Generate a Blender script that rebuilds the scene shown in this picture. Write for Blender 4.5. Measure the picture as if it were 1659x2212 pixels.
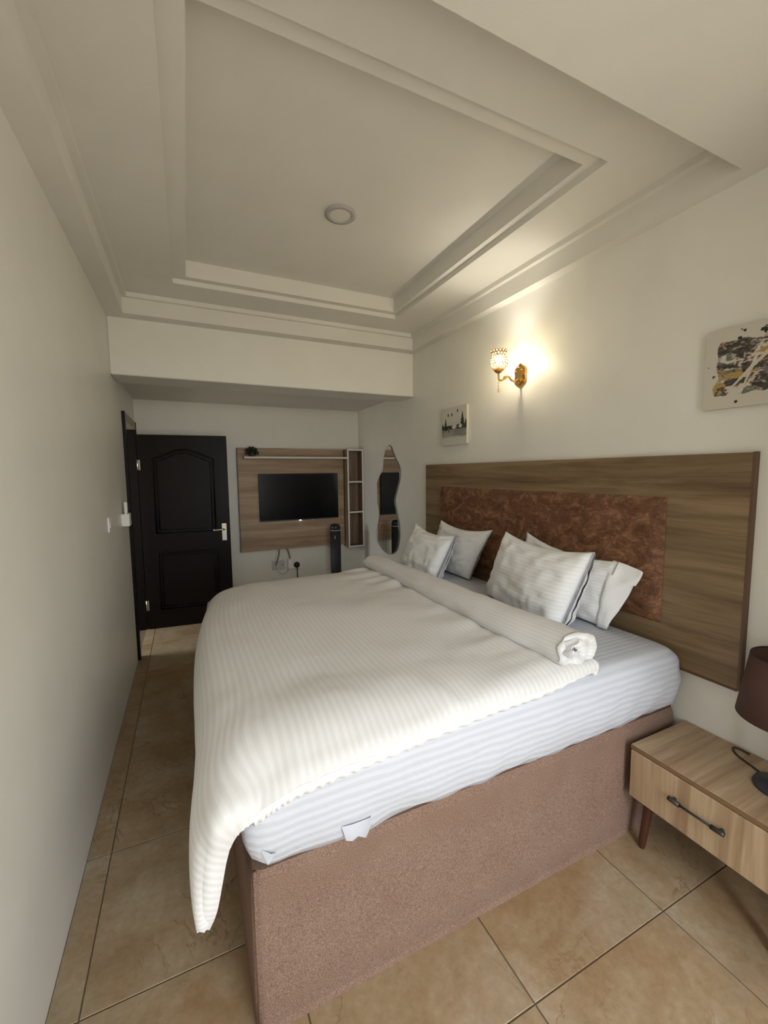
import bpy, math, random
import numpy as np
from mathutils import Vector, Matrix, noise

for o in list(bpy.data.objects):
    bpy.data.objects.remove(o, do_unlink=True)
scene = bpy.context.scene
COL = scene.collection
random.seed(7)

# ---------------------------------------------------------------- camera
X0, Z0, YAW, PITCH, ROLL, FPX = 0.4475, 1.5748, 0.4388, -0.0945, -0.0103, 905.48
fw = Vector((math.sin(YAW)*math.cos(PITCH), math.cos(YAW)*math.cos(PITCH), math.sin(PITCH)))
rr = Vector((math.cos(YAW), -math.sin(YAW), 0))
uu = rr.cross(fw)
R2 = rr*math.cos(ROLL) + uu*math.sin(ROLL)
U2 = -rr*math.sin(ROLL) + uu*math.cos(ROLL)
cam_d = bpy.data.cameras.new('camera')
cam = bpy.data.objects.new('camera', cam_d)
COL.objects.link(cam)
cam_d.sensor_fit = 'HORIZONTAL'
cam_d.sensor_width = 36.0
cam_d.lens = FPX*36.0/1659.0
cam_d.clip_start = 0.02
cam.matrix_world = Matrix(((R2.x, U2.x, -fw.x, X0), (R2.y, U2.y, -fw.y, 0.0), (R2.z, U2.z, -fw.z, Z0), (0, 0, 0, 1)))
scene.camera = cam

# ---------------------------------------------------------------- world, daylight, exposure
world = bpy.data.worlds.new('sky')
scene.world = world
world.use_nodes = True
wn = world.node_tree.nodes
tc = wn.new('ShaderNodeTexCoord'); sx_ = wn.new('ShaderNodeSeparateXYZ'); cr_ = wn.new('ShaderNodeValToRGB')
world.node_tree.links.new(tc.outputs['Generated'], sx_.inputs[0])
mr_ = wn.new('ShaderNodeMapRange'); mr_.inputs[1].default_value = -1; mr_.inputs[2].default_value = 1
world.node_tree.links.new(sx_.outputs['Z'], mr_.inputs[0]); world.node_tree.links.new(mr_.outputs[0], cr_.inputs[0])
# overcast sky: about three times brighter overhead than at the horizon, sunless ground below
ce = cr_.color_ramp.elements; ce.new(.505); ce.new(.75)
for e_, (p_, k_, c_) in zip(ce, ((.48, .26, (1, .95, .82)), (.505, .36, (.88, .94, 1.)), (.75, .70, (.87, .935, 1.)), (1., 1., (.86, .93, 1.)))):
    e_.position = p_; e_.color = (c_[0]*k_, c_[1]*k_, c_[2]*k_, 1)
world.node_tree.links.new(cr_.outputs[0], wn['Background'].inputs['Color'])
wn['Background'].inputs['Strength'].default_value = 14.5
scene.view_settings.view_transform = 'Standard'
scene.view_settings.look = 'None'
scene.view_settings.exposure = 0.36
scene.view_settings.gamma = 1.0
scene.view_settings.use_curve_mapping = False

W, YF, YB, YN = 2.435, 4.98, 3.5517, -1.25     # right wall, far wall, beam front, near wall
ZA, ZS = 2.675, 2.283                          # ceiling border, beam underside
WIN = (0.62, 1.85, 0.25, 2.55)                 # window in the near wall: x0 x1 z0 z1
DOOR = (4.06, 4.83, 2.06)                      # doorway in the left wall: y0 y1 top

def area(name, loc, rot, sx, sy, power=0.0, color=(1, 1, 1), portal=False):
    d = bpy.data.lights.new(name, 'AREA'); d.shape = 'RECTANGLE'; d.size = sx; d.size_y = sy
    d.energy = power; d.color = color
    o = bpy.data.objects.new(name, d); COL.objects.link(o)
    o.location = loc; o.rotation_euler = rot
    if portal: d.cycles.is_portal = True
    return o
# guides the sampling of the sky through the window opening (adds no light of its own)
area('window_portal', ((WIN[0]+WIN[1])/2, YN-0.13, (WIN[2]+WIN[3])/2), (math.radians(90), 0, 0), WIN[1]-WIN[0], WIN[3]-WIN[2], 1.0, portal=True)
# the same for the corridor window beyond the open door
CWIN = (4.0, 4.75, 0.9, 2.1)
area('corridor_portal', (-1.52, (CWIN[0]+CWIN[1])/2, (CWIN[2]+CWIN[3])/2), (math.radians(90), 0, math.radians(-90)), CWIN[1]-CWIN[0], CWIN[3]-CWIN[2], 1.0, portal=True)

# ---------------------------------------------------------------- materials
def mat(name, color=(.8, .8, .8), rough=.5, metal=0., spec=.5):
    m = bpy.data.materials.new(name); m.use_nodes = True
    b = m.node_tree.nodes['Principled BSDF']
    b.inputs['Base Color'].default_value = (*color, 1)
    b.inputs['Roughness'].default_value = rough
    b.inputs['Metallic'].default_value = metal
    b.inputs['Specular IOR Level'].default_value = spec
    return m
class NT:
    def __init__(s, m): s.m = m; s.t = m.node_tree; s.b = s.t.nodes['Principled BSDF']
    def n(s, typ, **kw):
        x = s.t.nodes.new(typ)
        for k, v in kw.items():
            if k in x.inputs: x.inputs[k].default_value = v
            else: setattr(x, k, v)
        return x
    def l(s, a, b): s.t.links.new(a, b)
    def coords(s, scale=(1, 1, 1), kind='Object', rand=False):
        c = s.n('ShaderNodeTexCoord'); mp = s.n('ShaderNodeMapping'); mp.inputs['Scale'].default_value = scale
        src = c.outputs[kind]
        if rand:
            oi = s.n('ShaderNodeObjectInfo'); ml = s.n('ShaderNodeMath', operation='MULTIPLY'); ml.inputs[1].default_value = 37.0
            s.l(oi.outputs['Random'], ml.inputs[0])
            ad = s.n('ShaderNodeVectorMath', operation='ADD'); s.l(src, ad.inputs[0]); s.l(ml.outputs[0], ad.inputs[1]); src = ad.outputs[0]
        s.l(src, mp.inputs['Vector']); return mp.outputs[0]
    def noise(s, vec, scale, detail=4., rough=.55, dist=0.):
        x = s.n('ShaderNodeTexNoise', Scale=scale, Detail=detail, Roughness=rough, Distortion=dist); s.l(vec, x.inputs['Vector']); return x.outputs[0]
    def ramp(s, fac, stops):
        x = s.n('ShaderNodeValToRGB'); e = x.color_ramp.elements
        while len(e) < len(stops): e.new(.5)
        for i, (p, c) in enumerate(stops): e[i].position = p; e[i].color = (*c, 1)
        s.l(fac, x.inputs[0]); return x.outputs[0]
    def bump(s, h, strength=.2, dist=.01):
        x = s.n('ShaderNodeBump', Strength=strength, Distance=dist); s.l(h, x.inputs['Height']); s.l(x.outputs[0], s.b.inputs['Normal']); return x
    def col(s, c): s.l(c, s.b.inputs['Base Color'])
    def mix(s, f, a, b):
        x = s.n('ShaderNodeMix', data_type='RGBA')
        s.l(f, x.inputs[0])
        for i, v in ((6, a), (7, b)):
            if isinstance(v, tuple): x.inputs[i].default_value = (*v, 1)
            else: s.l(v, x.inputs[i])
        return x.outputs[2]

def m_paint(name, c, rough=.5):
    m = mat(name, c, rough, spec=.4); t = NT(m)
    v = t.coords((1, 1, 1)); n1 = t.noise(v, 3.0, 3); n2 = t.noise(v, 60, 3)
    t.col(t.ramp(n1, [(.3, tuple(x*.97 for x in c)), (.7, tuple(min(1, x*1.02) for x in c))]))
    t.bump(n2, .05, .004); return m
M = {}
M['wall'] = m_paint('cream_wall_paint', (.81, .785, .715), .40)
M['ceil'] = m_paint('cream_ceiling_paint', (.755, .725, .655), .6)

def m_wood(name, axis, dark=(.125, .078, .038), mid=(.215, .143, .076), light=(.30, .208, .118), freq=1., rough=.45):
    m = mat(name, mid, rough, spec=.35); t = NT(m)
    sc = {'x': (.55, 9, 9), 'y': (9, .55, 9), 'z': (9, 9, .55)}[axis]
    v = t.coords(tuple(a*freq for a in sc))
    n1 = t.noise(v, 1.6, 6, .6, .6); 
    sc2 = {'x': (2, 60, 60), 'y': (60, 2, 60), 'z': (60, 60, 2)}[axis]
    n2 = t.noise(t.coords(sc2), 2.2, 3, .6)
    c1 = t.ramp(n1, [(.28, dark), (.46, mid), (.6, light), (.75, mid)])
    c2 = t.ramp(n2, [(.3, (.72, .7, .68)), (.6, (1, 1, 1))])
    x = t.n('ShaderNodeMix', data_type='RGBA', blend_type='MULTIPLY'); x.inputs[0].default_value = .5
    t.l(c1, x.inputs[6]); t.l(c2, x.inputs[7]); t.col(x.outputs[2])
    t.bump(n2, .08, .002); return m
M['oak_y'] = m_wood('oak_laminate_headboard', 'y')
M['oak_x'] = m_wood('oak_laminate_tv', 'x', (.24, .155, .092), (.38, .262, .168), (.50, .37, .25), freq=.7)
M['oak_z'] = m_wood('oak_laminate_drawer', 'z', (.25, .155, .085), (.40, .275, .165), (.50, .37, .235))
M['oak_top'] = m_wood('oak_laminate_top', 'x', (.25, .155, .085), (.40, .275, .165), (.50, .37, .235))
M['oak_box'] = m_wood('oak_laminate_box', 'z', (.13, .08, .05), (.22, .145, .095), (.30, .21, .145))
M['edge'] = mat('dark_edge_band', (.12, .065, .035), .5)
M['edge_mid'] = mat('brown_edge_band', (.20, .115, .055), .5)
M['darkwood'] = mat('dark_stained_door', (.0075, .0045, .004), .36, spec=.16)
M['sheenwood'] = mat('casing_painted_sheen', (.34, .29, .21), .5)  # tan stands in for light reflected off the dark varnished head casing
M['legwood'] = mat('dark_red_leg', (.075, .022, .014), .28)
M['white_edge'] = mat('white_edge', (.78, .74, .68), .45)
M['white_plastic'] = mat('white_plastic', (.88, .87, .83), .35)
M['grey_plastic'] = mat('grey_plastic', (.55, .55, .52), .4)
M['black_plastic'] = mat('black_plastic', (.010, .010, .012), .35)
M['black_matte'] = mat('black_matte', (.012, .012, .014), .6)
M['screen'] = mat('tv_screen', (.003, .003, .004), .22, spec=.2)
M['chrome'] = mat('brushed_steel', (.62, .58, .50), .3, 1.)
M['brass'] = mat('polished_brass', (.72, .46, .16), .18, 1.)
M['ring_brass'] = mat('antique_brass_wire', (.22, .13, .045), .5, .7)
M['mirror'] = mat('mirror_glass', (.80, .81, .78), .02, 1.)
M['mirror_edge'] = mat('mirror_edge', (.20, .20, .18), .3, .3)
M['gunmetal'] = mat('gunmetal_handle', (.06, .055, .05), .45, .6)
M['cable_grey'] = mat('grey_cable', (.22, .21, .20), .5)
M['cable_black'] = mat('black_cable', (.012, .012, .012), .5)
M['lamp_shade'] = mat('brown_lamp_shade', (.075, .032, .022), .85)
M['navy'] = mat('dark_lamp_base', (.02, .022, .03), .5)
M['downlight'] = mat('downlight_ring', (.46, .425, .41), .6)
M['diffuser'] = mat('downlight_diffuser', (.70, .67, .60), .5)
M['pot'] = mat('pot', (.05, .035, .025), .6)
M['inner'] = mat('inner_pillow_cloth', (.84, .855, .90), .85)
M['grout'] = mat('grout', (.16, .12, .075), .9)
M['corridor'] = mat('corridor_paint', (.62, .60, .52), .6)
M['metal_white'] = mat('window_frame_white', (.7, .7, .7), .4)

def m_fabric(name, base, stripe=None, period=.024, along='u', rough=.8, soft=.0):
    m = mat(name, base, rough, spec=.25); t = NT(m)
    v = t.coords((1, 1, 1)); wr = t.noise(v, 5., 4, .6, .8); fine = t.noise(v, 420, 2)
    add = t.n('ShaderNodeMath', operation='MULTIPLY_ADD'); t.l(fine, add.inputs[0]); add.inputs[1].default_value = .05; t.l(wr, add.inputs[2])
    bp = t.bump(add.outputs[0], .25, .012)
    if stripe:
        c = t.n('ShaderNodeUVMap'); sp = t.n('ShaderNodeSeparateXYZ'); t.l(c.outputs[0], sp.inputs[0])
        w = t.n('ShaderNodeMath', operation='MULTIPLY'); t.l(sp.outputs[0 if along == 'u' else 1], w.inputs[0]); w.inputs[1].default_value = 2*math.pi/period
        s = t.n('ShaderNodeMath', operation='SINE'); t.l(w.outputs[0], s.inputs[0])
        mr = t.n('ShaderNodeMapRange'); t.l(s.outputs[0], mr.inputs[0]); mr.inputs[1].default_value = -.35; mr.inputs[2].default_value = .35
        t.col(t.mix(mr.outputs[0], base, stripe))
        r2 = t.n('ShaderNodeMapRange'); t.l(mr.outputs[0], r2.inputs[0]); r2.inputs[3].default_value = .75; r2.inputs[4].default_value = .5
        t.l(r2.outputs[0], t.b.inputs['Roughness'])
        b2 = t.n('ShaderNodeBump', Strength=.2, Distance=.0015); t.l(s.outputs[0], b2.inputs['Height']); t.l(bp.outputs[0], b2.inputs['Normal'])
        t.l(b2.outputs[0], t.b.inputs['Normal'])
    return m
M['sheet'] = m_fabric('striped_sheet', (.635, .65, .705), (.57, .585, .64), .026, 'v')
M['duvet'] = m_fabric('striped_duvet', (.80, .785, .775), (.75, .735, .725), .023, 'u')
M['duvet_plain'] = m_fabric('duvet_white', (.84, .83, .81))
M['case'] = m_fabric('pillow_case', (.89, .885, .88), (.84, .835, .83), .021, 'v')
M['case_plain'] = m_fabric('pillow_case_plain', (.88, .875, .87))

def m_boucle():
    m = mat('rose_brown_boucle', (.33, .2, .16), .95, spec=.15); t = NT(m)
    v = t.coords(); n = t.noise(v, 300, 3, .7); n2 = t.noise(v, 6, 3); n3 = t.noise(v, 420, 2)
    c = t.ramp(n, [(.3, (.155, .095, .068)), (.5, (.26, .168, .125)), (.7, (.41, .285, .22))])
    d = t.ramp(n2, [(.3, (.9, .86, .84)), (.7, (1., 1., 1.))])
    x = t.n('ShaderNodeMix', data_type='RGBA', blend_type='MULTIPLY'); x.inputs[0].default_value = 1
    t.l(c, x.inputs[6]); t.l(d, x.inputs[7]); t.col(x.outputs[2]); t.bump(n, .6, .004); return m
M['boucle'] = m_boucle()
def m_suede():
    m = mat('rust_crushed_velvet', (.2, .1, .06), .6, spec=.3); t = NT(m)
    v = t.coords((1, 1.0, 1.6)); n = t.noise(v, 9, 8, .72, 1.2); n2 = t.noise(v, 60, 5, .7, 1.)
    c = t.ramp(n, [(.3, (.085, .036, .018)), (.48, (.16, .072, .036)), (.64, (.30, .155, .085))])
    d = t.ramp(n2, [(.3, (.62, .6, .58)), (.56, (1.05, 1.05, 1.05)), (.70, (1.9, 1.75, 1.6))])
    x = t.n('ShaderNodeMix', data_type='RGBA', blend_type='MULTIPLY'); x.inputs[0].default_value = 1
    t.l(c, x.inputs[6]); t.l(d, x.inputs[7]); t.col(x.outputs[2]); t.bump(n2, .3, .003); return m
M['suede'] = m_suede()
def m_tile():
    m = mat('beige_marble_tile', (.5, .4, .27), .32, spec=.45); t = NT(m)
    v = t.coords((1, 1, 1), rand=True)
    n1 = t.noise(v, 4.2, 9, .68, .35); n2 = t.noise(v, 1.7, 5, .6, .4); n3 = t.noise(v, 2.6, 9, .6, .9); nf = t.noise(v, 38, 5, .7)
    c = t.ramp(n1, [(.30, (.20, .115, .05)), (.44, (.31, .21, .115)), (.56, (.37, .275, .17)), (.70, (.47, .41, .31))])
    c2 = t.ramp(n2, [(.35, (.34, .195, .09)), (.62, (.40, .335, .24))])
    base = t.mix(n2, c, c2) if False else None
    x = t.n('ShaderNodeMix', data_type='RGBA'); x.inputs[0].default_value = .4; t.l(c, x.inputs[6]); t.l(c2, x.inputs[7])
    ab = t.n('ShaderNodeMath', operation='SUBTRACT'); t.l(n3, ab.inputs[0]); ab.inputs[1].default_value = .5
    aa = t.n('ShaderNodeMath', operation='ABSOLUTE'); t.l(ab.outputs[0], aa.inputs[0])
    vein = t.ramp(aa.outputs[0], [(0., (1, 1, 1)), (.009, (0, 0, 0))])
    msk = t.ramp(t.noise(v, 2.1, 3), [(.48, (0, 0, 0)), (.58, (.75, .75, .75))])
    mm = t.n('ShaderNodeMath', operation='MULTIPLY'); t.l(vein, mm.inputs[0]); t.l(msk, mm.inputs[1])
    fm = t.ramp(nf, [(.3, (.86, .84, .80)), (.65, (1.06, 1.06, 1.07))])
    y = t.n('ShaderNodeMix', data_type='RGBA', blend_type='MULTIPLY'); y.inputs[0].default_value = 1.; t.l(x.outputs[2], y.inputs[6]); t.l(fm, y.inputs[7])
    t.col(t.mix(mm.outputs[0], y.outputs[2], (.19, .095, .035)))
    t.bump(n3, .04, .002); return m
M['tile'] = m_tile()
def m_rug():
    m = mat('shaggy_brown_rug', (.09, .055, .035), .95); t = NT(m); n = t.noise(t.coords(), 90, 3)
    t.col(t.ramp(n, [(.3, (.045, .026, .018)), (.7, (.13, .085, .06))])); t.bump(n, .8, .01); return m
M['rug'] = m_rug()
def m_leaf():
    m = mat('dark_green_leaf', (.03, .05, .015), .5); t = NT(m); n = t.noise(t.coords(), 40, 2)
    t.col(t.ramp(n, [(.35, (.018, .03, .008)), (.7, (.06, .085, .03))])); return m
M['leaf'] = m_leaf()
def m_emit(name, c, s):
    m = mat(name, c); b = m.node_tree.nodes['Principled BSDF']
    b.inputs['Emission Color'].default_value = (*c, 1); b.inputs['Emission Strength'].default_value = s; return m
M['bulb'] = m_emit('lit_bulb', (1., .94, .79), 480.)
M['led'] = m_emit('standby_led', (.8, .85, 1.), 2.0)
def m_crystal():
    m = bpy.data.materials.new('clear_crystal'); m.use_nodes = True; t = m.node_tree; t.nodes.clear()
    o = t.nodes.new('ShaderNodeOutputMaterial'); tr = t.nodes.new('ShaderNodeBsdfTransparent'); tr.inputs[0].default_value = (.97, .925, .82, 1)
    tl = t.nodes.new('ShaderNodeBsdfTranslucent'); tl.inputs[0].default_value = (1, .90, .68, 1)
    gl = t.nodes.new('ShaderNodeBsdfGlossy'); gl.inputs['Roughness'].default_value = .05
    a = t.nodes.new('ShaderNodeMixShader'); a.inputs[0].default_value = .012; b = t.nodes.new('ShaderNodeMixShader'); b.inputs[0].default_value = .05
    t.links.new(tr.outputs[0], a.inputs[1]); t.links.new(tl.outputs[0], a.inputs[2]); t.links.new(a.outputs[0], b.inputs[1]); t.links.new(gl.outputs[0], b.inputs[2])
    t.links.new(b.outputs[0], o.inputs[0]); return m
M['crystal'] = m_crystal()
def m_vcol(name, rough=.6):
    m = mat(name, (1, 1, 1), rough); t = NT(m); a = t.n('ShaderNodeVertexColor', layer_name='paint'); 
    n = t.noise(t.coords(), 300, 2); t.col(a.outputs[0]); t.bump(n, .15, .002); return m
M['painting'] = m_vcol('painted_canvas')
M['canvas'] = mat('white_canvas', (.62, .58, .49), .7)

# ---------------------------------------------------------------- mesh helpers
ORG = {}
def link(name, me, parent=None):
    o = bpy.data.objects.new(name, me); COL.objects.link(o)
    if parent is not None: o.parent = parent; ORG[o] = ORG[parent]
    else: ORG[o] = Vector((0, 0, 0))
    return o
def thing(name, label, cat, loc, group=None):
    o = link(name, None); o.location = loc; ORG[o] = Vector(loc); o.empty_display_size = .05
    o['label'] = label; o['category'] = cat
    if group: o['group'] = group
    return o
def obj(name, verts, faces, material, parent=None, smooth=False, uv=None, auto=None):
    og = ORG[parent] if parent is not None else Vector((0, 0, 0))
    me = bpy.data.meshes.new(name)
    me.from_pydata([(v[0]-og.x, v[1]-og.y, v[2]-og.z) for v in verts], [], faces)
    me.materials.append(material)
    if uv is not None:
        l = me.uv_layers.new(name='UVMap'); 
        arr = np.empty((len(me.loops), 2), np.float32); vi = np.empty(len(me.loops), np.int32); me.loops.foreach_get('vertex_index', vi)
        arr[:] = np.array(uv, np.float32)[vi]; l.data.foreach_set('uv', arr.ravel())
    if smooth:
        for p in me.polygons: p.use_smooth = True
    me.update()
    return link(name, me, parent)
def tag(o, label, cat, group=None):
    o['label'] = label; o['category'] = cat
    if group: o['group'] = group
    return o
def struct(o, label, cat='wall'):
    o['kind'] = 'structure'; o['label'] = label; o['category'] = cat; return o
class MB:
    def __init__(s): s.v = []; s.f = []
    def add(s, v, f):
        b = len(s.v); s.v += [tuple(x) for x in v]; s.f += [tuple(i+b for i in q) for q in f]; return s
    def box(s, x0, x1, y0, y1, z0, z1):
        return s.add([(x0, y0, z0), (x1, y0, z0), (x1, y1, z0), (x0, y1, z0), (x0, y0, z1), (x1, y0, z1), (x1, y1, z1), (x0, y1, z1)],
                     [(3, 2, 1, 0), (4, 5, 6, 7), (0, 1, 5, 4), (1, 2, 6, 5), (2, 3, 7, 6), (3, 0, 4, 7)])
    def bbox(s, x0, x1, y0, y1, z0, z1, b=.004):
        # chamfered box: three inset face pairs joined by edge and corner facets
        P = {}; X = (x0, x1); Y = (y0, y1); Z = (z0, z1); v = []; f = []
        for i in (0, 1):
            for j in (0, 1):
                for k in (0, 1):
                    sx, sy, sz = (1 if i == 0 else -1), (1 if j == 0 else -1), (1 if k == 0 else -1)
                    for a, q in enumerate(((X[i], Y[j]+sy*b, Z[k]+sz*b), (X[i]+sx*b, Y[j], Z[k]+sz*b), (X[i]+sx*b, Y[j]+sy*b, Z[k]))):
                        P[i, j, k, a] = len(v); v.append(q)
        for i in (0, 1):
            f.append(tuple(P[i, j, k, 0] for j, k in ((0, 0), (1, 0), (1, 1), (0, 1))))
            f.append(tuple(P[j, i, k, 1] for j, k in ((0, 0), (1, 0), (1, 1), (0, 1))))
            f.append(tuple(P[j, k, i, 2] for j, k in ((0, 0), (1, 0), (1, 1), (0, 1))))
        for i in (0, 1):
            for j in (0, 1):
                f.append((P[i, j, 0, 0], P[i, j, 1, 0], P[i, j, 1, 1], P[i, j, 0, 1]))
                f.append((P[i, 0, j, 0], P[i, 1, j, 0], P[i, 1, j, 2], P[i, 0, j, 2]))
                f.append((P[0, i, j, 1], P[1, i, j, 1], P[1, i, j, 2], P[0, i, j, 2]))
                for k in (0, 1): f.append((P[i, j, k, 0], P[i, j, k, 1], P[i, j, k, 2]))
        s.add(v, f); return s
    def tube(s, pts, r, n=8, closed=False, ry=None):
        pts = [Vector(p) for p in pts]; m = len(pts); v = []; f = []
        rad = r if callable(r) else (lambda t: r)
        up = Vector((0, 0, 1)); prev = None
        for i, p in enumerate(pts):
            t = (pts[(i+1) % m]-pts[i-1]) if closed else (pts[min(i+1, m-1)]-pts[max(i-1, 0)])
            t.normalize()
            a = prev if prev is not None else (up if abs(t.z) < .9 else Vector((1, 0, 0)))
            a = (a - t*a.dot(t)); a.normalize(); b = t.cross(a); prev = a
            q = rad(i/max(1, m-1))
            for k in range(n):
                th = 2*math.pi*k/n; v.append(p + a*(math.cos(th)*q) + b*(math.sin(th)*q))
        for i in range(m if closed else m-1):
            for k in range(n):
                f.append((i*n+k, i*n+(k+1) % n, ((i+1) % m)*n+(k+1) % n, ((i+1) % m)*n+k))
        if not closed: f.append(tuple(range(n))[::-1]); f.append(tuple((m-1)*n+k for k in range(n)))
        return s.add(v, f)
    def lathe(s, c, prof, n=24, axis='z', a0=0.0):
        v = []; f = []; c = Vector(c)
        for (r, h) in prof:
            for k in range(n):
                th = a0+2*math.pi*k/n; p = (r*math.cos(th), r*math.sin(th), h)
                if axis == 'y': p = (p[0], p[2], p[1])
                if axis == 'x': p = (p[2], p[0], p[1])
                v.append(c+Vector(p))
        for i in range(len(prof)-1):
            for k in range(n): f.append((i*n+k, i*n+(k+1) % n, (i+1)*n+(k+1) % n, (i+1)*n+k))
        f.append(tuple(range(n))[::-1]); f.append(tuple((len(prof)-1)*n+k for k in range(n)))
        return s.add(v, f)
    def prism(s, poly, x0, x1, axis='x'):
        # poly in the other two axes
        n = len(poly); v = []
        for q in (x0, x1):
            for a, b in poly: v.append({'x': (q, a, b), 'y': (a, q, b), 'z': (a, b, q)}[axis])
        f = [tuple(range(n))[::-1], tuple(range(n, 2*n))]+[(i, (i+1) % n, n+(i+1) % n, n+i) for i in range(n)]
        return s.add(v, f)
    def build(s, name, material, parent=None, smooth=False): return obj(name, s.v, s.f, material, parent, smooth)
def smooth_path(pts, n):
    P = np.array(pts, float); m = len(P); out = []
    for k in range(n):
        t = k/(n-1)*(m-1); i = min(int(t), m-2); u = t-i
        p0, p1, p2, p3 = P[max(i-1, 0)], P[i], P[i+1], P[min(i+2, m-1)]
        out.append(tuple(.5*((2*p1)+(-p0+p2)*u+(2*p0-5*p1+4*p2-p3)*u*u+(-p0+3*p1-3*p2+p3)*u**3)))
    return out
def grid_faces(nu, nv): return [(i*nv+j, (i+1)*nv+j, (i+1)*nv+j+1, i*nv+j+1) for i in range(nu-1) for j in range(nv-1)]
def nz(x, y, z, s=1.0): return noise.noise(Vector((x*s, y*s, z*s)))

# ================================================================ SETTING
# floor: grout bed with single tiles
fl = struct(obj('floor', *(lambda m: (m.v, m.f))(MB().box(-1.4, W+.02, YN, YF+.02, -.10, -.004)), M['grout']), 'beige marble tiled floor of the bedroom', 'floor')
xe = [0, .087, .693, 1.307, 1.918, W]
def mesh_box(name, sx, sy, material):
    m = MB().bbox(0, sx, 0, sy, -.004, 0, .0012); me = bpy.data.meshes.new(name); me.from_pydata(m.v, [], m.f); me.materials.append(material); return me
cache = {}
for c in range(5):
    y0 = 1.352 if c < 2 else .812
    ys = [YN]+[y0+.6*k for k in range(-4, 8) if YN+.05 < y0+.6*k < YF-.05]+[YF]
    for a, b in zip(ys[:-1], ys[1:]):
        g = .0022; sx = xe[c+1]-xe[c]-2*g; sy = b-a-2*g; key = (round(sx, 4), round(sy, 4))
        if key not in cache: cache[key] = mesh_box('tile', sx, sy, M['tile'])
        t = link('tile', cache[key], fl); t.location = (xe[c]+g, a+g, 0)
# corridor floor tile beyond the door
t = link('tile', mesh_box('tile', 1.2, 1.2, M['tile']), fl); t.location = (-1.36, 3.75, 0)

# walls
m = MB().box(-.15, 0, YN-.15, DOOR[0], -.004, 3.05).box(-.15, 0, DOOR[1], YF+.15, -.004, 3.05).box(-.15, 0, DOOR[0], DOOR[1], DOOR[2], 3.05)
struct(m.build('wall_left', M['wall']), 'plain cream wall on the left with the doorway')
m = MB().box(W, W+.15, YN-.15, YF+.15, -.004, 3.05)
struct(m.build('wall_right', M['wall']), 'plain cream wall behind the headboard')
m = MB().box(0, W, YF, YF+.15, -.004, 3.05)
struct(m.build('wall_far', M['wall']), 'plain cream wall carrying the television')
m = MB().box(0, WIN[0], YN-.15, YN, -.004, 3.05).box(WIN[1], W, YN-.15, YN, -.004, 3.05).box(WIN[0], WIN[1], YN-.15, YN, -.004, WIN[2]).box(WIN[0], WIN[1], YN-.15, YN, WIN[3], 3.05).box(1.92, W, YN, .12, -.004, 3.05)  # last box: unseen pier added to keep window light off the right wall
struct(m.build('wall_near', M['wall']), 'plain cream wall with the window and an added shading pier behind the viewer')
m = MB()
w0, w1, z0, z1 = WIN
for a in ((w0, w1, z0, z0+.05), (w0, w1, z1-.05, z1), (w0, w0+.05, z0, z1), (w1-.05, w1, z0, z1), ((w0+w1)/2-.03, (w0+w1)/2+.03, z0, z1)):
    m.box(a[0], a[1], YN-.10, YN-.06, a[2], a[3])
struct(m.build('window_1', M['metal_white']), 'white framed sliding window behind the viewer', 'window')
# corridor beyond the doorway
m = MB().box(-1.5, -1.4, 3.6, CWIN[0], -.004, 2.45).box(-1.5, -1.4, CWIN[1], 5.1, -.004, 2.45).box(-1.5, -1.4, CWIN[0], CWIN[1], -.004, CWIN[2]).box(-1.5, -1.4, CWIN[0], CWIN[1], CWIN[3], 2.45).box(-1.4, -.15, 5.0, 5.1, -.004, 2.45).box(-1.4, -.15, 3.6, 3.7, -.004, 2.45).box(-1.5, -.15, 3.6, 5.1, 2.36, 2.45)
struct(m.build('wall_corridor', M['corridor']), 'pale corridor walls beyond the open door')

# stepped tray ceiling
def rect_ring(mb, ra, za, rb, zb):
    def p(r, z): return [(r[0], r[2], z), (r[1], r[2], z), (r[1], r[3], z), (r[0], r[3], z)]
    mb.add(p(ra, za)+p(rb, zb), [(i, (i+1) % 4, 4+(i+1) % 4, 4+i) for i in range(4)])
R0 = (0, W, YN, YB); R1 = (.11, 2.365, .935, 3.44); Rl = (.14, 2.335, .965, 3.412); R3 = (.43, 2.045, 1.25, 3.145); R4 = (.508, 2.003, 1.335, 3.09)
Z1, ZBR, Z3, ZC = 2.778, 2.808, 2.838, 2.94
m = MB()
for a, za, b, zb in ((R0, ZA, R1, ZA), (R1, ZA, R1, Z1), (R1, Z1, Rl, Z1), (Rl, Z1, Rl, ZBR), (Rl, ZBR, R3, ZBR), (R3, ZBR, R3, Z3), (R3, Z3, R4, Z3), (R4, Z3, R4, ZC)):
    rect_ring(m, a, za, b, zb)
m.add([(R4[0], R4[2], ZC), (R4[1], R4[2], ZC), (R4[1], R4[3], ZC), (R4[0], R4[3], ZC)], [(0, 1, 2, 3)])
m.box(0, W, 3.86, YF, 2.335, 2.40)
m.box(-.15, W+.15, YN-.15, YF+.15, 3.05, 3.12)
struct(m.build('ceiling', M['ceil']), 'cream tray ceiling with two stepped rims', 'ceiling')
struct(MB().bbox(0, W, YB, 3.86, ZS, 3.05, .006).build('trim_1', M['wall']), 'cream boxed beam crossing the room before the television wall', 'beam')

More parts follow.
